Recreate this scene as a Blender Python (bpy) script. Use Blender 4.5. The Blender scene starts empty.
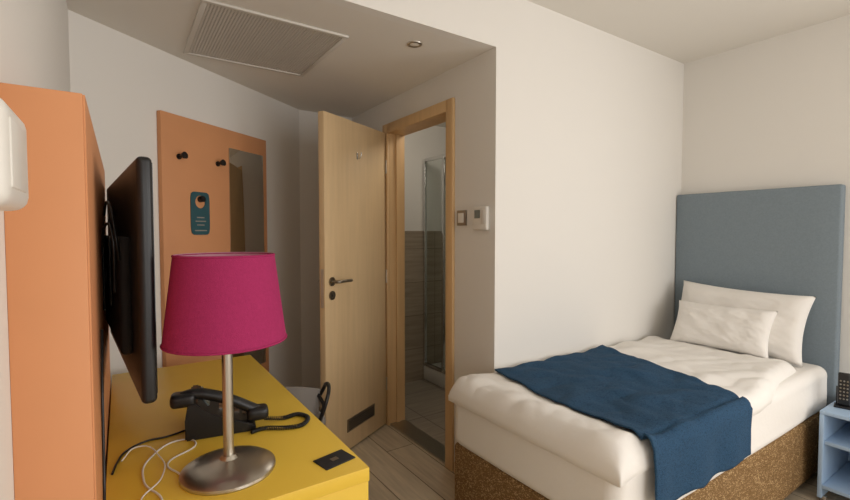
import bpy, bmesh, math, random
from mathutils import Vector, Matrix, noise
random.seed(3)
S=bpy.context.scene
try:
    S.view_settings.view_transform='Standard'
    S.view_settings.look='None'
    S.view_settings.exposure=0.0
except Exception as e: print(e)

def lin(c):
    c=c/255.0
    return c/12.92 if c<=0.04045 else ((c+0.055)/1.055)**2.4
def rgb(r,g,b): return (lin(r),lin(g),lin(b),1)

def mat(name,col,rough=.6,metal=0,var=.0,vscale=8,bump=0,bscale=200,sheen=0,spec=.5,stretch=None,trans=0,ior=1.45,bdist=.002):
    m=bpy.data.materials.new(name); m.use_nodes=True
    nt=m.node_tree; b=nt.nodes['Principled BSDF']
    b.inputs['Base Color'].default_value=col
    b.inputs['Roughness'].default_value=rough
    b.inputs['Metallic'].default_value=metal
    b.inputs['Specular IOR Level'].default_value=spec
    if sheen: b.inputs['Sheen Weight'].default_value=sheen
    if trans: b.inputs['Transmission Weight'].default_value=trans; b.inputs['IOR'].default_value=ior
    tc=nt.nodes.new('ShaderNodeTexCoord')
    src=tc.outputs['Object']
    if stretch:
        mp=nt.nodes.new('ShaderNodeMapping'); mp.inputs['Scale'].default_value=stretch
        nt.links.new(src,mp.inputs['Vector']); src=mp.outputs['Vector']
    if var:
        n=nt.nodes.new('ShaderNodeTexNoise'); n.inputs['Scale'].default_value=vscale; n.inputs['Detail'].default_value=5
        nt.links.new(src,n.inputs['Vector'])
        r=nt.nodes.new('ShaderNodeValToRGB')
        r.color_ramp.elements[0].position=.3; r.color_ramp.elements[1].position=.7
        r.color_ramp.elements[0].color=tuple(max(0,c*(1-var)) for c in col[:3])+(1,)
        r.color_ramp.elements[1].color=tuple(min(1,c*(1+var)) for c in col[:3])+(1,)
        nt.links.new(n.outputs['Fac'],r.inputs['Fac']); nt.links.new(r.outputs['Color'],b.inputs['Base Color'])
    if bump:
        n2=nt.nodes.new('ShaderNodeTexNoise'); n2.inputs['Scale'].default_value=bscale; n2.inputs['Detail'].default_value=3
        nt.links.new(src,n2.inputs['Vector'])
        bp=nt.nodes.new('ShaderNodeBump'); bp.inputs['Strength'].default_value=bump; bp.inputs['Distance'].default_value=bdist
        nt.links.new(n2.outputs['Fac'],bp.inputs['Height']); nt.links.new(bp.outputs['Normal'],b.inputs['Normal'])
    return m

def brickmat(name,c1,c2,mortar,w,h,msize,rough,rotz=0,varscale=3,offset=.5,axis='xy'):
    m=bpy.data.materials.new(name); m.use_nodes=True
    nt=m.node_tree; b=nt.nodes['Principled BSDF']; b.inputs['Roughness'].default_value=rough
    tc=nt.nodes.new('ShaderNodeTexCoord'); mp=nt.nodes.new('ShaderNodeMapping')
    if axis=='xz': mp.inputs['Rotation'].default_value=(math.radians(-90),0,0)
    else: mp.inputs['Rotation'].default_value=(0,0,rotz)
    nt.links.new(tc.outputs['Object'],mp.inputs['Vector'])
    br=nt.nodes.new('ShaderNodeTexBrick'); br.offset=offset
    br.inputs['Color1'].default_value=c1; br.inputs['Color2'].default_value=c2; br.inputs['Mortar'].default_value=mortar
    br.inputs['Scale'].default_value=1; br.inputs['Brick Width'].default_value=w; br.inputs['Row Height'].default_value=h; br.inputs['Mortar Size'].default_value=msize
    nt.links.new(mp.outputs['Vector'],br.inputs['Vector'])
    mp2=nt.nodes.new('ShaderNodeMapping'); mp2.inputs['Scale'].default_value=(1.2,14,6)
    nt.links.new(mp.outputs['Vector'],mp2.inputs['Vector'])
    n=nt.nodes.new('ShaderNodeTexNoise'); n.inputs['Scale'].default_value=varscale; n.inputs['Detail'].default_value=7
    nt.links.new(mp2.outputs['Vector'],n.inputs['Vector'])
    r=nt.nodes.new('ShaderNodeValToRGB'); r.color_ramp.elements[0].position=.3; r.color_ramp.elements[1].position=.7
    r.color_ramp.elements[0].color=(.78,.78,.78,1); r.color_ramp.elements[1].color=(1.1,1.1,1.1,1)
    nt.links.new(n.outputs['Fac'],r.inputs['Fac'])
    mx=nt.nodes.new('ShaderNodeMix'); mx.data_type='RGBA'; mx.blend_type='MULTIPLY'; mx.inputs[0].default_value=1
    nt.links.new(br.outputs['Color'],mx.inputs[6]); nt.links.new(r.outputs['Color'],mx.inputs[7])
    nt.links.new(mx.outputs[2],b.inputs['Base Color'])
    return m

def weave(name,c1,c2,scale,rough=.85,bump=.6,dist=.004,zs=1.8):
    m=bpy.data.materials.new(name); m.use_nodes=True
    nt=m.node_tree; b=nt.nodes['Principled BSDF']; b.inputs['Roughness'].default_value=rough
    b.inputs['Specular IOR Level'].default_value=.2
    tc=nt.nodes.new('ShaderNodeTexCoord')
    br=nt.nodes.new('ShaderNodeTexVoronoi'); br.inputs['Scale'].default_value=scale
    mp=nt.nodes.new('ShaderNodeMapping'); mp.inputs['Scale'].default_value=(1,1,zs)
    nt.links.new(tc.outputs['Object'],mp.inputs['Vector']); nt.links.new(mp.outputs['Vector'],br.inputs['Vector'])
    n=nt.nodes.new('ShaderNodeTexNoise'); n.inputs['Scale'].default_value=scale*.4; n.inputs['Detail'].default_value=4
    nt.links.new(mp.outputs['Vector'],n.inputs['Vector'])
    ad=nt.nodes.new('ShaderNodeMath'); ad.operation='ADD'
    nt.links.new(br.outputs['Distance'],ad.inputs[0]); nt.links.new(n.outputs['Fac'],ad.inputs[1])
    r=nt.nodes.new('ShaderNodeValToRGB'); r.color_ramp.elements[0].position=.6; r.color_ramp.elements[1].position=1.0
    r.color_ramp.elements[0].color=c1; r.color_ramp.elements[1].color=c2
    nt.links.new(ad.outputs[0],r.inputs['Fac']); nt.links.new(r.outputs['Color'],b.inputs['Base Color'])
    bp=nt.nodes.new('ShaderNodeBump'); bp.inputs['Strength'].default_value=bump; bp.inputs['Distance'].default_value=dist; bp.invert=True
    nt.links.new(ad.outputs[0],bp.inputs['Height']); nt.links.new(bp.outputs['Normal'],b.inputs['Normal'])
    return m

M={}
M['wall']=mat('wall_paint',rgb(231,227,220),.9,bump=.12,bscale=120)
M['wallb']=M['wall']
M['ceil']=mat('ceiling_paint',rgb(230,225,216),.95,bump=.1,bscale=120)
M['floor']=brickmat('laminate_floor',rgb(206,191,167),rgb(186,170,146),rgb(112,98,80),1.2,.19,.003,.4,rotz=math.radians(90))
M['tilef']=brickmat('bath_floor_tile',rgb(166,155,140),rgb(156,146,131),rgb(120,112,103),.45,.45,.005,.35,offset=0)
M['stone']=brickmat('stone_tile',rgb(170,156,136),rgb(160,146,127),rgb(124,115,102),.6,.3,.003,.45,axis='xz',offset=0)
M['orange']=mat('orange_laminate',rgb(216,150,104),.5,var=.03,vscale=4,spec=.3)
M['orange2']=mat('coat_panel_laminate',rgb(214,152,106),.5,var=.03,vscale=4,spec=.3)
M['yellow']=mat('yellow_laminate',rgb(228,190,68),.4,var=.02,vscale=3,spec=.4)
M['beech']=mat('beech_veneer',rgb(220,191,148),.45,var=.05,vscale=3,stretch=(12,12,.8))
M['beechf']=mat('beech_frame',rgb(214,178,130),.45,var=.05,vscale=3,stretch=(12,12,.8))
M['black']=mat('black_plastic',rgb(22,22,24),.38)
M['blackm']=mat('black_matte',rgb(30,30,32),.7,bump=.1,bscale=300)
M['screen']=mat('tv_glass',rgb(8,9,12),.08)
M['steel']=mat('brushed_steel',rgb(190,184,174),.28,1)
M['dsteel']=mat('satin_nickel',rgb(150,142,130),.35,1)
M['chrome']=mat('chrome',rgb(215,215,215),.12,1)
M['mag']=mat('magenta_shade_fabric',rgb(164,50,96),.9,bump=.5,bscale=500,var=.06,vscale=150,spec=.1)
M['white']=mat('white_plastic',rgb(226,222,214),.4)
M['lcd']=mat('grey_lcd',rgb(110,116,110),.2)
M['sheet']=mat('white_cotton',rgb(236,232,226),.9,bump=.2,bscale=40,spec=.1,bdist=.004)
M['navy']=weave('blue_runner_fabric',rgb(20,46,72),rgb(46,78,106),220,bump=.7,dist=.003)
M['hb']=mat('headboard_fabric',rgb(130,142,150),.85,bump=.4,bscale=420,var=.06,vscale=120,sheen=.05,spec=.2)
M['base']=weave('bed_base_woven',rgb(198,166,120),rgb(128,98,62),110,bump=.9,dist=.004)
M['nblue']=mat('light_blue_lacquer',rgb(168,194,222),.4)
M['teal']=mat('teal_card',rgb(44,86,94),.6)
M['gray']=mat('grey_upholstery',rgb(128,122,116),.85,bump=.4,bscale=300,sheen=.1)
M['mirror']=mat('mirror_glass',rgb(215,212,205),.03,1)
M['glass']=mat('shower_glass',(.9,.95,.94,1),.02,trans=1,ior=1.1)
M['grille']=mat('vent_grille',rgb(212,207,198),.6)
M['groove']=mat('dark_recess',rgb(60,55,50),.8)
M['vback']=mat('vent_filter',rgb(148,143,136),.9)
M['paper']=mat('white_print',rgb(215,215,210),.6)
M['bulb']=mat('frosted_bulb',rgb(235,230,220),.3)
M['shadein']=mat('shade_lining',rgb(205,150,170),.9)

def link(o): S.collection.objects.link(o); return o
def mk(name,bm,m,smooth=False,auto=None):
    bmesh.ops.recalc_face_normals(bm,faces=bm.faces)
    me=bpy.data.meshes.new(name); bm.to_mesh(me); bm.free()
    if smooth:
        for p in me.polygons: p.use_smooth=True
    o=link(bpy.data.objects.new(name,me)); me.materials.append(m)
    if smooth and auto:
        bmod=o.modifiers.new('edges','EDGE_SPLIT'); bmod.split_angle=math.radians(auto)
    return o
def box(name,x,y,z,m,bev=0,seg=2):
    bm=bmesh.new(); bmesh.ops.create_cube(bm,size=1)
    for v in bm.verts:
        v.co=Vector(((x[0]+x[1])/2+v.co.x*(x[1]-x[0]),(y[0]+y[1])/2+v.co.y*(y[1]-y[0]),(z[0]+z[1])/2+v.co.z*(z[1]-z[0])))
    if bev: bmesh.ops.bevel(bm,geom=list(bm.edges),offset=bev,segments=seg,affect='EDGES',profile=.5)
    return mk(name,bm,m,smooth=bool(bev),auto=40)
def rbox(name,x,y,z,m,r,cuts=12,disp=None):
    bm=bmesh.new(); bmesh.ops.create_cube(bm,size=1)
    bmesh.ops.subdivide_edges(bm,edges=list(bm.edges),cuts=cuts,use_grid_fill=True)
    c=Vector(((x[0]+x[1])/2,(y[0]+y[1])/2,(z[0]+z[1])/2)); h=Vector(((x[1]-x[0])/2,(y[1]-y[0])/2,(z[1]-z[0])/2))
    nb=max(2,cuts//4)
    def remap(a,hh):
        k=(a+.5)*(cuts+1); N=cuts+1; k=round(k)
        if k<=nb: return -hh+r*(k/nb)
        if k>=N-nb: return hh-r*((N-k)/nb)
        return -hh+r+(2*hh-2*r)*(k-nb)/(N-2*nb)
    for v in bm.verts:
        p=Vector((remap(v.co.x,h.x),remap(v.co.y,h.y),remap(v.co.z,h.z)))
        q=Vector([max(-(h[i]-r),min(h[i]-r,p[i])) for i in range(3)])
        d=p-q
        if d.length>1e-6:
            p=q+d.normalized()*r
        w=c+p
        if disp: w=w+disp(w,d)
        v.co=w
    return mk(name,bm,m,smooth=True)
def cyl(name,p0,p1,r,m,r2=None,n=32):
    p0=Vector(p0);p1=Vector(p1); d=p1-p0
    bm=bmesh.new(); bmesh.ops.create_cone(bm,cap_ends=True,segments=n,radius1=r,radius2=r if r2 is None else r2,depth=d.length)
    T=Matrix.Translation((p0+p1)/2)@d.to_track_quat('Z','Y').to_matrix().to_4x4()
    bm.transform(T)
    return mk(name,bm,m,smooth=True,auto=40)
def lathe(name,prof,c,m,n=64,auto=35):
    bm=bmesh.new(); rings=[]
    for r,z in prof:
        if r<1e-6: rings.append([bm.verts.new((c[0],c[1],c[2]+z))])
        else: rings.append([bm.verts.new((c[0]+r*math.cos(2*math.pi*i/n),c[1]+r*math.sin(2*math.pi*i/n),c[2]+z)) for i in range(n)])
    for a,b in zip(rings,rings[1:]):
        for i in range(n):
            j=(i+1)%n
            if len(a)==1 and len(b)==1: continue
            if len(a)==1: bm.faces.new((a[0],b[i],b[j]))
            elif len(b)==1: bm.faces.new((a[i],a[j],b[0]))
            else: bm.faces.new((a[i],a[j],b[j],b[i]))
    return mk(name,bm,m,smooth=True,auto=auto)
def tube(name,pts,r,m,closed=False,smooth=True):
    cu=bpy.data.curves.new(name,'CURVE'); cu.dimensions='3D'; cu.bevel_depth=r; cu.bevel_resolution=4; cu.resolution_u=8
    if smooth:
        sp=cu.splines.new('BEZIER'); sp.bezier_points.add(len(pts)-1)
        for bp,p in zip(sp.bezier_points,pts):
            bp.co=p; bp.handle_left_type='AUTO'; bp.handle_right_type='AUTO'
    else:
        sp=cu.splines.new('POLY'); sp.points.add(len(pts)-1)
        for bp,p in zip(sp.points,pts): bp.co=(*p,1)
    sp.use_cyclic_u=closed; cu.use_fill_caps=True
    o=bpy.data.objects.new(name,cu); link(o); cu.materials.append(m)
    dg=bpy.context.evaluated_depsgraph_get(); me=bpy.data.meshes.new_from_object(o.evaluated_get(dg))
    me.name=name
    bpy.data.objects.remove(o); o=link(bpy.data.objects.new(name,me))
    for p in me.polygons: p.use_smooth=True
    return o
def group(name,parts,loc=(0,0,0),rotz=0,local=False,rot=None):
    e=link(bpy.data.objects.new(name,None)); e.empty_display_size=.1
    e.location=loc; e.rotation_euler=rot if rot else (0,0,rotz)
    for p in parts:
        p.parent=e
        if not local: p.matrix_parent_inverse=Matrix.Translation(loc).inverted()
    return e

# ---------------- dimensions
XL=-.156; XH=3.31; YL=1.666; XD=1.537; ZC=2.53; ZS=2.25; YB=-2.2; EX,EY=1.11,3.318; TW=.12
BX=3.31; BY=3.42
# ---------------- shell
box('floor',(-.5,XH+.15),(YB-.1,EY+.12),(-.1,0),M['floor'])
box('floor_bathroom',(XD+TW,BX+.1),(YL+.1,BY+.1),(0.0,.006),M['tilef'])
box('ceiling',(XL-.1,XH+.1),(YB-.1,YL),(ZC,ZC+.1),M['ceil'])
box('ceiling_soffit',(XL-.4,XD),(YL+.05,EY+.1),(ZS,ZC),M['ceil'])
box('wall_soffit_front',(XL-.1,XD),(YL,YL+.05),(ZS,ZC+.1),M['wall'])
box('ceiling_bathroom',(XD+TW,BX+.1),(YL+.1,BY+.1),(2.32,2.42),M['ceil'])
box('wall_left',(XL-.1,XL),(YB,2.36),(0,ZC),M['wall'])
box('wall_bed_side',(XD,XH+.1),(YL,YL+.1),(0,ZC+.1),M['wall'])
WY0,WY1,WZ0,WZ1=-1.75,-.05,.85,2.2
hw=[box('pier_a',(XH,XH+.1),(WY1,YL),(0,ZC),M['wall']),box('pier_b',(XH,XH+.1),(YB,WY0),(0,ZC),M['wall']),
box('apron',(XH,XH+.1),(WY0,WY1),(0,WZ0),M['wall']),box('lintel',(XH,XH+.1),(WY0,WY1),(WZ1,ZC),M['wall'])]
group('wall_headboard',hw,(XH,0,0))
win=[]
for a,b,c,d in [(WY0,WY0+.06,WZ0,WZ1),(WY1-.06,WY1,WZ0,WZ1),(WY0+.06,WY1-.06,WZ0,WZ0+.06),(WY0+.06,WY1-.06,WZ1-.06,WZ1),((WY0+WY1)/2-.035,(WY0+WY1)/2+.035,WZ0+.06,WZ1-.06)]:
    win.append(box('frame',(XH+.03,XH+.08),(a,b),(c,d),M['white'],.004))
win.append(box('sill',(XH-.06,XH+.03),(WY0-.03,WY1+.03),(WZ0-.03,WZ0),M['white'],.005))
group('window_1',win,(XH,-.9,WZ0))
RX0,RX1,RZ0,RZ1=.5,2.9,.5,2.3  # opening for the added rear window
rw=[box('pier_a',(XL-.1,RX0),(YB-.1,YB),(0,ZC),M['wall']),box('pier_b',(RX1,XH+.1),(YB-.1,YB),(0,ZC),M['wall']),
box('apron',(RX0,RX1),(YB-.1,YB),(0,RZ0),M['wall']),box('lintel',(RX0,RX1),(YB-.1,YB),(RZ1,ZC),M['wall'])]
group('wall_rear',rw,(1.5,YB,0))
win=[]
for a,b,c,d in [(RX0,RX0+.06,RZ0,RZ1),(RX1-.06,RX1,RZ0,RZ1),(RX0+.06,RX1-.06,RZ0,RZ0+.06),(RX0+.06,RX1-.06,RZ1-.06,RZ1),((RX0+RX1)/2-.035,(RX0+RX1)/2+.035,RZ0+.06,RZ1-.06)]:
    win.append(box('frame',(a,b),(YB-.08,YB-.03),(c,d),M['white'],.004))
win.append(box('sill',(RX0-.03,RX1+.03),(YB-.03,YB+.06),(RZ0-.03,RZ0),M['white'],.005))
group('added_fill_window',win,(1.7,YB,RZ0))  # unseen window, added to bring fill light to hall and soffit
DY0,DY1,DZ=2.055,2.725,2.02
dw=[box('pier_a',(XD,XD+TW),(YL+.1,DY0-.02),(0,ZC),M['wallb']),box('pier_b',(XD,XD+TW),(DY1+.02,BY+.1),(0,ZC),M['wallb']),
    box('lintel',(XD,XD+TW),(DY0-.02,DY1+.02),(DZ+.02,ZC),M['wallb'])]
group('wall_hall',dw,(XD,2.4,0))
box('wall_entry',(EX-.02,XD),(EY,EY+.1),(0,ZS),M['wallb'])
AA=math.atan2(.604,.797)
aw=[box('body',(0-.05,1.62),(0,.1),(0,ZS),M['wallb'])]
group('wall_angled',aw,(XL,2.358,0),AA,local=True)
box('wall_bath_far',(XD+TW,BX+.1),(BY,BY+.1),(0,2.4),M['wall'])
box('wall_bath_right',(BX,BX+.1),(YL+.1,BY),(0,2.4),M['wall'])
box('trim_tile_far',(XD+TW,BX),(BY-.012,BY),(0.006,1.36),M['stone'])
box('baseboard_bed_side',(XD,XH),(YL-.012,YL),(0,.06),M['beech'])
box('baseboard_headboard',(XH-.012,XH),(YB,YL-.013),(0,.06),M['beech'])
box('baseboard_hall',(XD-.012,XD),(YL,1.98),(0,.06),M['beech'])
box('baseboard_left',(XL,XL+.012),(YB,.98),(0,.06),M['beech'])

# ---------------- door frame + leaf
fr=[]
fr.append(box('casing_right',(XD-.018,XD),(DY0-.065,DY0),(0,DZ+.065),M['beechf'],.003))
fr.append(box('casing_left',(XD-.018,XD),(DY1,DY1+.065),(0,DZ+.065),M['beechf'],.003))
fr.append(box('casing_top',(XD-.018,XD),(DY0,DY1),(DZ,DZ+.065),M['beechf'],.003))
fr.append(box('jamb_right',(XD,XD+TW+.002),(DY0-.02,DY0),(0,DZ+.02),M['beechf']))
fr.append(box('jamb_left',(XD,XD+TW+.002),(DY1,DY1+.02),(0,DZ+.02),M['beechf']))
fr.append(box('jamb_top',(XD,XD+TW+.002),(DY0,DY1),(DZ,DZ+.02),M['beechf']))
fr.append(box('stop_left',(XD+.05,XD+.075),(DY1-.012,DY1),(0,DZ),M['beechf']))
fr.append(box('stop_right',(XD+.05,XD+.075),(DY0,DY0+.012),(0,DZ),M['beechf']))
fr.append(box('threshold',(XD,XD+TW),(DY0,DY1),(0,.012),M['steel']))
fr.append(box('strike',(XD+.01,XD+.04),(DY0-.001,DY0+.002),(.95,1.1),M['steel']))
group('door_frame',fr,(XD,2.39,0))
LW=.645; th=.04
lf=[box('leaf',(0,LW),(-th,0),(.012,DZ+.005),M['beech'],.002)]
for s,yo in ((1,0),(-1,-th)):
    hx=LW-.058
    lf.append(cyl('rosette_handle',(hx,yo,1.065),(hx,yo+s*.008,1.065),.026,M['dsteel']))
    lf.append(cyl('rosette_key',(hx,yo,.985),(hx,yo+s*.008,.985),.026,M['dsteel']))
    lf.append(cyl('keyhole',(hx,yo+s*.008,.985),(hx,yo+s*.0095,.985),.007,M['groove']))
    lf.append(tube('lever',[(hx,yo+s*.006,1.065),(hx,yo+s*.04,1.065),(hx-.012,yo+s*.052,1.065),(hx-.05,yo+s*.054,1.066),(hx-.125,yo+s*.05,1.063)],.009,M['dsteel']))
lf.append(box('lock_plate',(LW,LW+.002),(-.03,-.01),(.92,1.14),M['steel']))
lf.append(box('vent_frame',(.15,.45),(0,.006),(.125,.205),M['dsteel'],.002))
for i in range(5):
    z=.137+i*.012
    lf.append(box('vent_slot',(.165,.435),(.006,.0075),(z,z+.005),M['groove']))
for z in (.25,1.0,1.75):
    lf.append(cyl('hinge',(-.004,.006,z),(-.004,.006,z+.09),.008,M['steel']))
lf.append(tube('coat_hook',[(.33,.0,1.81),(.33,.02,1.805),(.33,.03,1.82),(.33,.032,1.84)],.003,M['chrome']))
lf.append(box('hook_plate',(.323,.337),(0,.004),(1.80,1.84),M['chrome'],.001))
group('door_1',lf,(1.515,2.742,0),math.atan2(-.335,-.6),local=True)

# ---------------- angled wall items (local)
cp=[box('board',(.395,1.18),(-.028,0),(.42,1.945),M['orange2'],.003)]
for hx in (.495,.757):
    cp.append(cyl('hook_stem',(hx,-.028,1.735),(hx,-.062,1.738),.008,M['black']))
    cp.append(cyl('hook_knob',(hx,-.06,1.738),(hx,-.072,1.74),.015,M['black'],.018))
    cp.append(cyl('hook_base',(hx,-.028,1.735),(hx,-.034,1.735),.014,M['black']))
group('coat_rack_panel',cp,(XL,2.358,0),AA,local=True)
mr=[box('glass',(.842,1.14),(-.034,-.0285),(.5,1.84),M['mirror'],.0015)]
group('wall_mirror',mr,(XL,2.358,0),AA,local=True)
bm=bmesh.new()
Wd,H=.064,.115; cz=1.45; cx=.625
outer=[];n=40
def rr(t):
    a=2*math.pi*t
    x=math.cos(a);z=math.sin(a); p=8
    k=(abs(x)**p+abs(z)**p)**(-1/p)
    return x*k,z*k
ho=[];hc=(cx,cz+.062)
for i in range(n):
    x,z=rr(i/n); outer.append((cx+x*Wd,cz+z*H))
    a=math.atan2(cz+z*H-hc[1],cx+x*Wd-hc[0]); ho.append((hc[0]+.034*math.cos(a),hc[1]+.034*math.sin(a)))
L=[[bm.verts.new((p[0],y,p[1])) for p in ring] for ring in (outer,ho) for y in (-.0325,-.0295)]
for i in range(n):
    j=(i+1)%n
    bm.faces.new((L[0][i],L[0][j],L[2][j],L[2][i])); bm.faces.new((L[1][i],L[1][j],L[3][j],L[3][i]))
    bm.faces.new((L[0][i],L[0][j],L[1][j],L[1][i])); bm.faces.new((L[2][i],L[2][j],L[3][j],L[3][i]))
dh=[mk('card',bm,M['teal'])]
for k,(w,z) in enumerate([(.05,1.425),(.07,1.405),(.05,1.385),(.08,1.355)]):
    dh.append(box('print',(cx-w/2,cx+w/2),(-.0335,-.0325),(z,z+.006),M['vback']))
dh.append(cyl('hook_knob',(hc[0],-.0285,hc[1]+.014),(hc[0],-.055,hc[1]+.016),.016,M['black']))
group('door_hanger_sign',dh,(XL,2.358,0),AA,local=True)

# ---------------- soffit vent, spotlight
vp=[]
x0,x1,y0,y1=.28,.89,1.95,2.585
for a,b,c,d in [(x0,x1,y0,y0+.022),(x0,x1,y1-.022,y1),(x0,x0+.022,y0+.022,y1-.022),(x1-.022,x1,y0+.022,y1-.022)]:
    vp.append(box('frame',(a,b),(c,d),(ZS-.010,ZS),M['grille'],.002))
vp.append(box('back',(x0+.022,x1-.022),(y0+.022,y1-.022),(ZS-.002,ZS),M['vback']))
bm=bmesh.new()
def addbox(bm,x,y,z):
    r=bmesh.ops.create_cube(bm,size=1)
    for v in r['verts']:
        v.co=Vector(((x[0]+x[1])/2+v.co.x*(x[1]-x[0]),(y[0]+y[1])/2+v.co.y*(y[1]-y[0]),(z[0]+z[1])/2+v.co.z*(z[1]-z[0])))
N=44
for i in range(N):
    a=x0+.022+(x1-x0-.044)*(i+.25)/N; b=x0+.022+(x1-x0-.044)*(i+.75)/N
    addbox(bm,(a,b),(y0+.022,y1-.022),(ZS-.006,ZS-.004))
    a=y0+.022+(y1-y0-.044)*(i+.25)/N; b=y0+.022+(y1-y0-.044)*(i+.75)/N
    addbox(bm,(x0+.022,x1-.022),(a,b),(ZS-.0045,ZS-.0025))
vp.append(mk('grid',bm,M['grille']))
group('air_vent_grille',vp,(.58,2.26,ZS))
sp=[lathe('ring',[(.022,-.003),(.028,-.006),(.036,-.004),(.038,0)],(1.19,1.86,ZS),M['steel']),
    lathe('lens',[(0,-.003),(.020,-.0035),(.024,-.002)],(1.19,1.86,ZS),M['bulb'])]
group('ceiling_spotlight',sp,(1.19,1.86,ZS))

# ---------------- switches
sw=[box('plate',(XD-.010,XD),(1.885,1.962),(1.385,1.467),M['dsteel'],.003),
    box('rocker',(XD-.015,XD-.010),(1.90,1.947),(1.40,1.452),M['white'],.002)]
group('light_switch',sw,(XD,1.92,1.43))
tm=[box('body',(XD-.024,XD),(1.705,1.815),(1.36,1.48),M['white'],.008,3),
    box('display',(XD-.0255,XD-.024),(1.752,1.795),(1.42,1.462),M['lcd']),
    box('buttons',(XD-.0265,XD-.024),(1.72,1.742),(1.39,1.46),M['grille'],.001)]
group('wall_thermostat',tm,(XD,1.76,1.42))
wi=[rbox('housing',(XL+.008,-.088),(.585,.715),(1.374,1.484),M['white'],.016,8),
    box('wall_plate',(XL,XL+.008),(.57,.73),(1.364,1.494),M['white'],.003),
    box('seam',(-.0915,-.0865),(.60,.68),(1.394,1.464),M['white'],.002)]
group('wall_intercom',wi,(XL,.64,1.43))

# ---------------- left wall panel, TV
tp=[box('board',(XL+.0,-.049),(.99,2.2),(0,1.59),M['orange'],.002),
    box('edge_band',(-.0488,-.046),(.992,2.2),(0,1.588),M['orange'])]
group('tv_wall_panel',tp,(-.1,1.6,0))
tdir=Vector((-.077,.979)).normalized(); ta=math.atan2(tdir.y,tdir.x)
TL,TH=.93,.565
tv=[rbox('bezel',(0,TL),(-0.0,.032),(-TH/2,TH/2),M['black'],.012,14)]
tv.append(box('screen',(.012,TL-.012),(-.0012,.0),(-TH/2+.02,TH/2-.012),M['screen']))
tv.append(rbox('rear_housing',(.16,TL-.1),(.028,.056),(-.20,.10),M['blackm'],.012,10))
tv.append(box('mount_plate',(.38,.56),(.056,.064),(-.1,.1),M['black'],.003))
TVX,TVY=.064,1.20
tve=group('television',tv,(TVX,TVY,1.238),ta,local=True)
P=Vector((TVX,TVY,1.238)); n_=Vector((-tdir.y,tdir.x))
mp_=P+Vector((tdir.x,tdir.y,0))*.47+Vector((n_.x,n_.y,0))*.064
wb=[box('bracket_wall_plate',(-.046,-.040),(mp_.y-.05,mp_.y+.05),(1.12,1.34),M['black'],.002),
    box('bracket_arm',(-.041,max(mp_.x,-.036)),(mp_.y-.02,mp_.y+.02),(1.2,1.24),M['black'],.003)]
cb=[tube('cable_a',[(-.038,1.62,1.40),(-.03,1.5,1.43),(-.02,1.40,1.41),(-.01,1.34,1.34),(-.004,1.36,1.28)],.0035,M['black']),
    tube('cable_b',[(-.040,1.5,1.31),(-.034,1.40,1.36),(-.02,1.33,1.36),(-.014,1.36,1.2)],.003,M['black']),
    tube('cable_c',[(-.041,1.30,1.12),(-.041,1.22,1.0),(-.041,1.2,.9),(-.041,1.18,.8),(-.041,1.16,.775)],.003,M['black'])]
inv=(Matrix.Translation((TVX,TVY,1.238))@Matrix.Rotation(ta,4,'Z')).inverted()
for p in wb+cb:
    p.parent=tve; p.matrix_parent_inverse=inv

# ---------------- desk
DX0,DX1,DYn,DYf,DT=-.042,.515,1.02,2.3,.75
dk=[box('top',(DX0,DX1),(DYn,DYf),(DT-.036,DT),M['yellow'],.002),
    box('side_near',(DX0,DX1-.002),(DYn+.002,DYn+.034),(0,DT-.036),M['yellow'],.002),
    box('side_far',(DX0,DX1-.002),(DYf-.034,DYf-.004),(0,DT-.036),M['yellow'],.002),
    box('modesty_panel',(DX0,DX0+.02),(DYn+.034,DYf-.034),(.3,DT-.036),M['yellow'],.002),
    box('drawer_front',(DX1-.03,DX1-.012),(DYn+.04,DYn+.52),(DT-.16,DT-.038),M['yellow'],.002),
    box('drawer_box',(DX0+.03,DX1-.03),(DYn+.05,DYn+.51),(DT-.15,DT-.04),M['yellow'])]
group('desk',dk,(.24,1.6,0))

# ---------------- table lamp
LX,LY=.214,1.203
tl=[lathe('base',[(0,0),(.110,0),(.112,.004),(.111,.010),(.102,.016),(.075,.024),(.04,.030),(.022,.034),(.016,.042),(0,.042)],(LX,LY,DT),M['steel']),
    cyl('pole',(LX,LY,DT+.038),(LX,LY,DT+.42),.0125,M['steel']),
    lathe('socket',[(0,.0),(.02,.0),(.02,.05),(.014,.055),(0,.055)],(LX,LY,DT+.40),M['white']),
    lathe('bulb',[(.013,0),(.018,.01),(.03,.035),(.028,.05),(.015,.065),(0,.07)],(LX,LY,DT+.45),M['bulb'])]
zb,zt=1.080-DT,1.296-DT; rb,rt=.142,.115
tl.append(lathe('shade',[(rb-.002,zb),(rb,zb),(rt,zt),(rt-.002,zt)],(LX,LY,DT),M['mag'],n=96))
tl.append(lathe('shade_lining',[(rt-.002,zt),(rb-.002,zb)],(LX,LY,DT),M['shadein'],n=96))
tl.append(tube('hem_bottom',[(LX+rb*math.cos(a*math.pi/12),LY+rb*math.sin(a*math.pi/12),DT+zb+.003) for a in range(24)],.0022,M['mag'],closed=True))
tl.append(tube('hem_top',[(LX+rt*math.cos(a*math.pi/12),LY+rt*math.sin(a*math.pi/12),DT+zt-.003) for a in range(24)],.0022,M['mag'],closed=True))
for k in range(3):
    a=k*2*math.pi/3+.4
    tl.append(cyl('spider_arm',(LX+.014*math.cos(a),LY+.014*math.sin(a),DT+.43),(LX+(rt-.001)*math.cos(a),LY+(rt-.001)*math.sin(a),DT+zt-.012),.002,M['steel'],n=8))
z=DT+.003
tl.append(tube('lamp_cord',[(LX-.105,LY+.04,z+.001),(LX-.125,LY+.12,z),(LX-.05,LY+.20,z),(LX-.08,LY+.25,z),(LX-.16,LY+.18,z),(LX-.18,LY+.05,z),(LX-.15,LY-.06,z),(LX-.17,LY-.13,z),(LX-.22,LY-.1,z)],.0024,M['white']))
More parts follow.
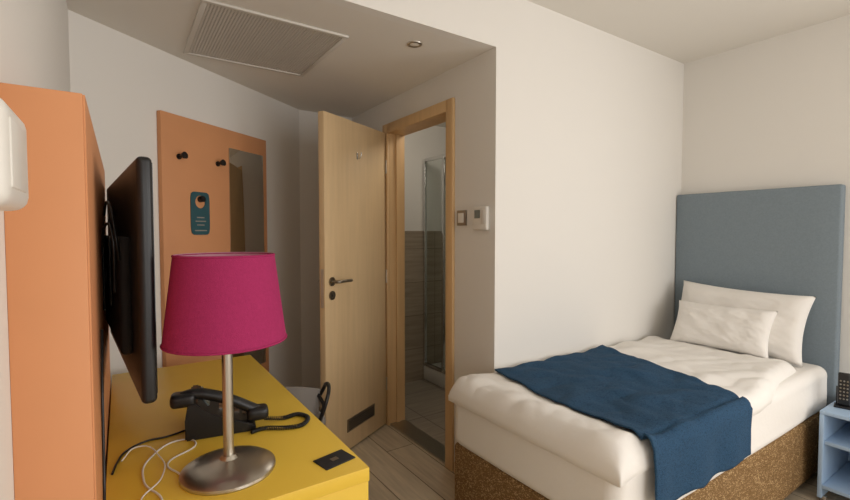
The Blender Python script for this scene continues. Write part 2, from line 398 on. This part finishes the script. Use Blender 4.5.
tl.append(tube('switch_cord',[(LX-.225,LY+.20,z),(LX-.19,LY+.24,z+.012),(LX-.14,LY+.16,z+.004),(LX-.145,LY+.04,z+.004),(LX-.19,LY-.04,z),(LX-.14,LY-.14,z)],.0018,M['white']))
group('table_lamp',tl,(LX,LY,DT))
cd=[box('card',(-.045,.045),(-.032,.032),(0,.003),M['blackm'],.001),box('print',(-.01,.01),(-.008,.008),(.003,.0034),M['dsteel'])]
group('coaster_card',cd,(.455,1.105,DT),math.radians(12),local=True)

# ---------------- phone
bm=bmesh.new()
prof=[(0,0),(.19,0),(.19,.018),(.06,.070),(.03,.108),(.008,.108),(0,.06)]
A=[bm.verts.new((p[0],-.085,p[1])) for p in prof]; B=[bm.verts.new((p[0],.095,p[1])) for p in prof]
bm.faces.new(A); bm.faces.new(B)
for i in range(len(prof)):
    j=(i+1)%len(prof); bm.faces.new((A[i],A[j],B[j],B[i]))
bmesh.ops.bevel(bm,geom=list(bm.edges),offset=.004,segments=2,affect='EDGES')
ph=[mk('body',bm,M['black'],True,40)]
def onslope(x): return .018+(.19-x)*(.052/.13)
bm=bmesh.new()
for r in range(4):
    for c in range(3):
        x=.095+r*.022; y=-.005+c*.026
        zz=onslope(x)
        addbox(bm,(x-.007,x+.007),(y-.009,y+.009),(zz-.003,zz+.004))
ph.append(mk('keys',bm,M['dsteel']))
bm=bmesh.new(); addbox(bm,(-.002,.002),(-.045,.045),(-.02,.02))
bm.transform(Matrix.Translation((.049,.03,.089))@Matrix.Rotation(math.radians(-34),4,'Y'))
ph.append(mk('display',bm,M['lcd']))
hs=[(-.005,.122),(.03,.128),(.08,.116),(.13,.094),(.175,.068),(.205,.05)]
ph.append(tube('handset_grip',[(x-.005,-.058,zz) for x,zz in hs],.0165,M['black']))
ph.append(rbox('handset_ear',(-.038,.028),(-.085,-.032),(.096,.136),M['black'],.014,6))
ph.append(rbox('handset_mouth',(.165,.228),(-.085,-.032),(.026,.066),M['black'],.014,6))
phe=group('desk_telephone',ph,(.155,1.52,DT),math.radians(-10),local=True)
ctr=[(.36,1.44,.768),(.42,1.435,.757),(.465,1.44,.757),(.485,1.395,.757),(.45,1.35,.757),(.40,1.36,.757),(.35,1.39,.757),(.31,1.385,.757)]
def cat(P,t):
    n=len(P)-1; f=t*n; i=min(int(f),n-1); f-=i
    p0=Vector(P[max(i-1,0)]);p1=Vector(P[i]);p2=Vector(P[i+1]);p3=Vector(P[min(i+2,n)])
    return .5*((2*p1)+(p2-p0)*f+(2*p0-5*p1+4*p2-p3)*f*f+(3*p1-p0-3*p2+p3)*f**3)
pts=[]
NN=1100
for i in range(NN):
    t=i/(NN-1); p=cat(ctr,t); q=cat(ctr,min(1,t+.004)); d=(q-p) if (q-p).length>1e-7 else d
    d=d.normalized(); u=d.cross(Vector((0,0,1))).normalized(); v=Vector((0,0,1))
    a=t*2*math.pi*80
    pts.append(p+u*.0058*math.cos(a)+v*.0052*math.sin(a))
cc=tube('coiled_cord',pts,.0017,M['black'],smooth=False)
pl=tube('line_cord',[(.155,1.52,z),(.10,1.50,z),(.05,1.50,z),(-.0,1.46,z),(-.02,1.40,z),(-.03,1.34,z)],.0028,M['black'])
inv=(Matrix.Translation((.155,1.52,DT))@Matrix.Rotation(math.radians(-10),4,'Z')).inverted()
for p in (cc,pl): p.parent=phe; p.matrix_parent_inverse=inv

# ---------------- chair near desk
ch=[]
cx,cy=.69,2.27
bm=bmesh.new(); R=.155; na=32; nz=10
vo=[];vi=[]
for j in range(nz+1):
    ro=[];ri=[]
    for i in range(na+1):
        s=i/na
        a=math.radians(-190+150*s)
        h=.13+ .06*math.sin(math.pi*s)
        zz=.43+h*j/nz
        rad=R+.012*j/nz; tk=.045*math.sqrt(max(.02,1-(j/nz)**4))*(.5+.5*math.sin(math.pi*min(1,max(0,s)))**.5)
        ro.append(bm.verts.new((cx+rad*math.cos(a),cy+rad*math.sin(a),zz)))
        ri.append(bm.verts.new((cx+(rad-tk)*math.cos(a),cy+(rad-tk)*math.sin(a),zz)))
    vo.append(ro);vi.append(ri)
for j in range(nz):
    for i in range(na):
        bm.faces.new((vo[j][i],vo[j][i+1],vo[j+1][i+1],vo[j+1][i])); bm.faces.new((vi[j][i],vi[j][i+1],vi[j+1][i+1],vi[j+1][i]))
    for k in (0,na): bm.faces.new((vo[j][k],vo[j+1][k],vi[j+1][k],vi[j][k]))
for i in range(na):
    bm.faces.new((vo[nz][i],vo[nz][i+1],vi[nz][i+1],vi[nz][i])); bm.faces.new((vo[0][i],vo[0][i+1],vi[0][i+1],vi[0][i]))
ch.append(mk('backrest',bm,M['gray'],True,60))
ch.append(rbox('seat',(cx-.15,cx+.15),(cy-.15,cy+.15),(.36,.44),M['gray'],.035,10))
for sx,sy in ((-1,-1),(1,-1),(-1,1),(1,1)):
    ch.append(tube('leg',[(cx+sx*.10,cy+sy*.10,.37),(cx+sx*.12,cy+sy*.12,.2),(cx+sx*.135,cy+sy*.135,0.008)],.010,M['black']))
ch.append(tube('arm_loop',[(cx+.10,cy-.14,.39),(cx+.13,cy-.17,.50),(cx+.16,cy-.14,.56),(cx+.18,cy-.06,.565),(cx+.18,cy+.0,.51),(cx+.14,cy+.05,.40)],.010,M['black']))
ch.append(tube('arm_brace',[(cx+.11,cy-.13,.54),(cx+.15,cy-.09,.47),(cx+.16,cy-.03,.40)],.009,M['black']))
group('desk_chair',ch,(cx,cy,0))

# ---------------- bed
bx0,bx1=XD-.28,XD+1.68; by1=YL-.015; by0=YL-.865
bed=[rbox('base',(bx0+.01,bx1),(by0+.008,by1),(.045,.372),M['base'],.02,10)]
def mdisp(w,d):
    k=noise.noise(Vector((w.x*3,w.y*3,w.z*9)))*.008
    return Vector((0,-k if w.y<by0+.1 else 0,k*.5))
bed.append(rbox('mattress',(bx0,bx1),(by0,by1),(.365,.615),M['sheet'],.05,40,mdisp))
for x in (bx0+.1,bx1-.1):
    for y in (by0+.1,by1-.1):
        bed.append(cyl('foot',(x,y,0),(x,y,.05),.025,M['black']))
dx0,dx1=bx0-.018,XD+1.42
def edge(d,r): 
    if d<=0: return 0
    return math.sqrt(max(0,1-(1-min(d,r)/r)**2))
def dnear(x):
    t=(x-dx0)/(dx1-dx0)
    return by0-.018+.09*max(0,(t-.45)/.55)**1.5+.008*math.sin(t*17)
def dz(x,y):
    yn=dnear(x)
    e=edge(x-dx0,.06)*edge(dx1-x,.04)*edge(y-yn,.055)*edge(by1-y,.03)
    n1=noise.noise(Vector((x*2.2,y*2.6,3)))*.014+noise.noise(Vector((x*6,y*5+x*2,1)))*.008
    wr=abs(noise.noise(Vector((x*4+y*6,y*3-x*2,7))))*.022
    wr+=abs(noise.noise(Vector((x*9-y*3,y*9+x*2,9))))*.009
    foot=.022*math.exp(-((x-dx0-.09)/.08)**2)
    fold=.012*math.exp(-((x-dx1+.10)/.07)**2)
    return .60+e*(.056+n1+wr+foot+fold)
nx,ny=180,100
bm=bmesh.new(); g=[]
def warp(a): return (1-math.cos(math.pi*a))/2*.5+a*.5
for i in range(nx+1):
    row=[]
    x=dx0+(dx1-dx0)*warp(i/nx)
    for j in range(ny+1):
        yn=dnear(x); y=yn+(by1-yn)*warp(j/ny)
        row.append(bm.verts.new((x,y,dz(x,y))))
    g.append(row)
for i in range(nx):
    for j in range(ny): bm.faces.new((g[i][j],g[i+1][j],g[i+1][j+1],g[i][j+1]))
per=[g[i][0] for i in range(nx+1)]+[g[nx][j] for j in range(1,ny+1)]+[g[i][ny] for i in range(nx-1,-1,-1)]+[g[0][j] for j in range(ny-1,0,-1)]
low=[];low2=[]
for v in per:
    # bulge inwards below to give a rolled hem
    x=min(max(v.co.x,dx0+.02),dx1-.02); y=min(max(v.co.y,dnear(v.co.x)+.02),by1-.005)
    low.append(bm.verts.new((v.co.x,v.co.y,.578+.010*noise.noise(Vector((v.co.x*8,v.co.y*8,0))))))
    low2.append(bm.verts.new((x,y,.562)))
for i in range(len(per)):
    j=(i+1)%len(per); bm.faces.new((per[i],per[j],low[j],low[i])); bm.faces.new((low[i],low[j],low2[j],low2[i]))
bed.append(mk('duvet',bm,M['sheet'],True))
bm=bmesh.new(); rg=[]; na,nb=110,110
yfar=by1-.03
def rw_(x,y):
    return .004+.011*abs(noise.noise(Vector((x*7+y*2,y*4,21))))+.004*noise.noise(Vector((x*15,y*9,5)))
for i in range(na+1):
    a=i/na; row=[]
    xf=XD-.04+a*.86; xn=XD-.145+a*.73
    yn=by0-.026
    L1=(yfar-yn-.03); L2=.045; L3=.20
    for j in range(nb+1):
        s=j/nb*(L1+L2+L3)
        k=min(s/L1,1); x=xf+(xn-xf)*k
        x+=(.010*noise.noise(Vector((k*5,a*2,2))))*(1 if a<.1 or a>.9 else .6)
        if s<L1: y=yfar-s; z=max(dz(x,y),.62)+.006+rw_(x,y)
        else:
            y1=yfar-L1
            ztop=max(dz(x,max(y1,dnear(x)+.055)),.64)+.006+rw_(x,y1)
            if s<L1+L2:
                f=(s-L1)/L2*math.pi/2
                y=y1-.032*math.sin(f); z=ztop-.032*(1-math.cos(f))
            else:
                q=s-L1-L2
                y=y1-.034-(.006*math.sin(a*17+q*6)+.006*noise.noise(Vector((a*6,q*8,3))))*min(1,q/.1)-.004; z=ztop-.032-q
                x+=.01*q/.2
        row.append(bm.verts.new((x,y,z)))
    rg.append(row)
for i in range(na):
    for j in range(nb): bm.faces.new((rg[i][j],rg[i+1][j],rg[i+1][j+1],rg[i][j+1]))
rn=mk('bed_runner',bm,M['navy'],True)
so=rn.modifiers.new('th','SOLIDIFY'); so.thickness=.006; so.offset=0
bed.append(rn)
group('single_bed',bed,(XD+.7,YL-.44,0))
hbp=[rbox('upholstered_panel',(XH-.072,XH-.004),(YL-.885,YL-.004),(.04,1.61),M['hb'],.012,10),
     box('foot_a',(XH-.05,XH-.02),(YL-.80,YL-.74),(0,.05),M['black']),box('foot_b',(XH-.05,XH-.02),(YL-.14,YL-.08),(0,.05),M['black'])]
group('headboard',hbp,(XH-.04,YL-.44,0))

def pillow(name,w,h,tk,loc,tilt,rz,seed,roll=0):
    bm=bmesh.new(); n=44; F=[];B=[]
    for i in range(n+1):
        u=-1+2*i/n; f=[];b=[]
        for j in range(n+1):
            v=-1+2*j/n
            pin=1-.07*(1-v*v)*abs(u)**3; pin2=1-.09*(1-u*u)*abs(v)**3
            y=u*w/2*pin; z=v*h/2*pin2
            t=tk/2*((1-u**4)*(1-v**4))**.42
            wr=.012*noise.noise(Vector((u*3+seed,v*3,seed)))+.010*abs(noise.noise(Vector((u*6-v*3,v*6,seed+3))))
            e=min(1,4*(1-max(abs(u),abs(v))))
            f.append(bm.verts.new((-t-wr*e,y,z)))
            b.append(f[-1] if (i in(0,n) or j in (0,n)) else bm.verts.new((t,y,z)))
        F.append(f);B.append(b)
    for i in range(n):
        for j in range(n):
            bm.faces.new((F[i][j],F[i+1][j],F[i+1][j+1],F[i][j+1]))
            bm.faces.new((B[i][j],B[i][j+1],B[i+1][j+1],B[i+1][j]))
    o=mk(name,bm,M['sheet'],True)
    o.location=loc; o.rotation_euler=(roll,tilt,rz)
    return o
pillow('pillow',.72,.39,.16,(XD+1.56,YL-.45,.825),math.radians(17),math.radians(-2),1.3,math.radians(2))
pillow('pillow',.53,.28,.11,(XD+1.42,YL-.42,.782),math.radians(26),math.radians(2),5.1)

# ---------------- nightstand
nx0,nx1,ny0,ny1=XD+1.32,XH-.015,.33,.745
T=.018
ns=[box('top',(nx0,nx1),(ny0,ny1),(.45,.45+T),M['nblue'],.003),
    box('side_a',(nx0,nx1),(ny1-T,ny1),(.03,.45),M['nblue'],.002),
    box('side_b',(nx0,nx1),(ny0,ny0+T),(.03,.45),M['nblue'],.002),
    box('bottom',(nx0,nx1),(ny0+T,ny1-T),(.08,.08+T),M['nblue'],.002),
    box('shelf',(nx0+.01,nx1),(ny0+T,ny1-T),(.30,.30+T),M['nblue'],.002),
    box('back',(nx1-.01,nx1),(ny0+T,ny1-T),(.098,.45),M['nblue'])]
for x in (nx0+.03,nx1-.03):
    for y in (ny0+.02,ny1-.02): ns.append(cyl('foot',(x,y,0),(x,y,.035),.012,M['steel']))
group('nightstand',ns,((nx0+nx1)/2,(ny0+ny1)/2,0))
rm=[rbox('body',(-.011,.011),(-.024,.024),(0,.165),M['black'],.008,8)]
for r in range(6):
    for c in range(3):
        rm.append(cyl('button',(-.0105,-.013+c*.013,.035+r*.018),(-.0135,-.013+c*.013,.035+r*.018),.004,M['dsteel'] if (r+c)%3 else M['vback'],n=12))
rm.append(box('holder',(-.028,.028),(-.036,.036),(-.01,.0),M['black'],.002))
rm.append(box('holder_back',(.0115,.018),(-.03,.03),(-.01,.09),M['black'],.002))
group('remote_control',rm,(3.0,.69,.479),math.radians(12),local=True)

# ---------------- bathroom
bs=[]
sx0,sx1,sy0,sy1=2.26,3.08,2.62,BY-.02
bs.append(box('tray',(sx0,sx1),(sy0,sy1),(.006,.14),M['white'],.02))
for x,y in ((sx0+.015,sy0+.015),(sx1-.015,sy0+.015),(sx0+.015,sy1-.015),(sx0+.015,sy1-.30)):
    bs.append(box('post',(x-.014,x+.014),(y-.014,y+.014),(.14,2.0),M['chrome'],.003))
for zz in (.14,1.975):
    bs.append(box('rail_front',(sx0+.03,sx1-.03),(sy0+.003,sy0+.027),(zz,zz+.03),M['chrome'],.003))
    bs.append(box('rail_side',(sx0+.003,sx0+.027),(sy0+.03,sy1-.03),(zz,zz+.03),M['chrome'],.003))
bs.append(box('glass_front',(sx0+.03,sx1-.03),(sy0+.012,sy0+.018),(.17,1.975),M['glass']))
bs.append(box('glass_side',(sx0+.012,sx0+.018),(sy0+.03,sy1-.03),(.17,1.975),M['glass']))
bs.append(cyl('riser',(sx0+.35,sy1-.03,.9),(sx0+.35,sy1-.03,1.9),.01,M['chrome']))
group('shower_enclosure',bs,(2.66,3.0,0))

# ---------------- lights
def area(name,loc,rot,sx,sy,e,col,spread=180):
    l=bpy.data.lights.new(name,'AREA'); l.shape='RECTANGLE'; l.size=sx; l.size_y=sy; l.energy=e; l.color=col; l.spread=math.radians(spread)
    o=link(bpy.data.objects.new(name,l)); o.location=loc; o.rotation_euler=rot; return o
area('window_daylight_side',(XH+.0,(WY0+WY1)/2,(WZ0+WZ1)/2),(0,math.radians(90),0),WZ1-WZ0-.12,WY1-WY0-.12,33,(1,.97,.935))
area('rear_fill_light',((RX0+RX1)/2,YB+.01,(RZ0+RZ1)/2),(math.radians(90),0,0),RX1-RX0-.12,RZ1-RZ0-.12,40,(1,.97,.935))  # added fill from behind the camera, brightens hall, soffit and desk
p=bpy.data.lights.new('bath_fill_light','POINT'); p.energy=5; p.color=(1,.93,.83); p.shadow_soft_size=.08  # added fill lamp without a fitting, lifts the dim bathroom
o=link(bpy.data.objects.new('bath_fill_light',p)); o.location=(1.95,2.5,2.2)
w=bpy.data.worlds.new('World'); S.world=w; w.use_nodes=True
bg=w.node_tree.nodes['Background']; bg.inputs[0].default_value=(.8,.85,1,1); bg.inputs[1].default_value=.6

cam=bpy.data.cameras.new('camera'); cam.lens=453/850*36; cam.sensor_width=36; cam.clip_start=.02
co=link(bpy.data.objects.new('camera',cam)); co.location=(0,0,1.35)
co.rotation_euler=(math.radians(90-2.27),0,math.radians(-33.9))
S.camera=co
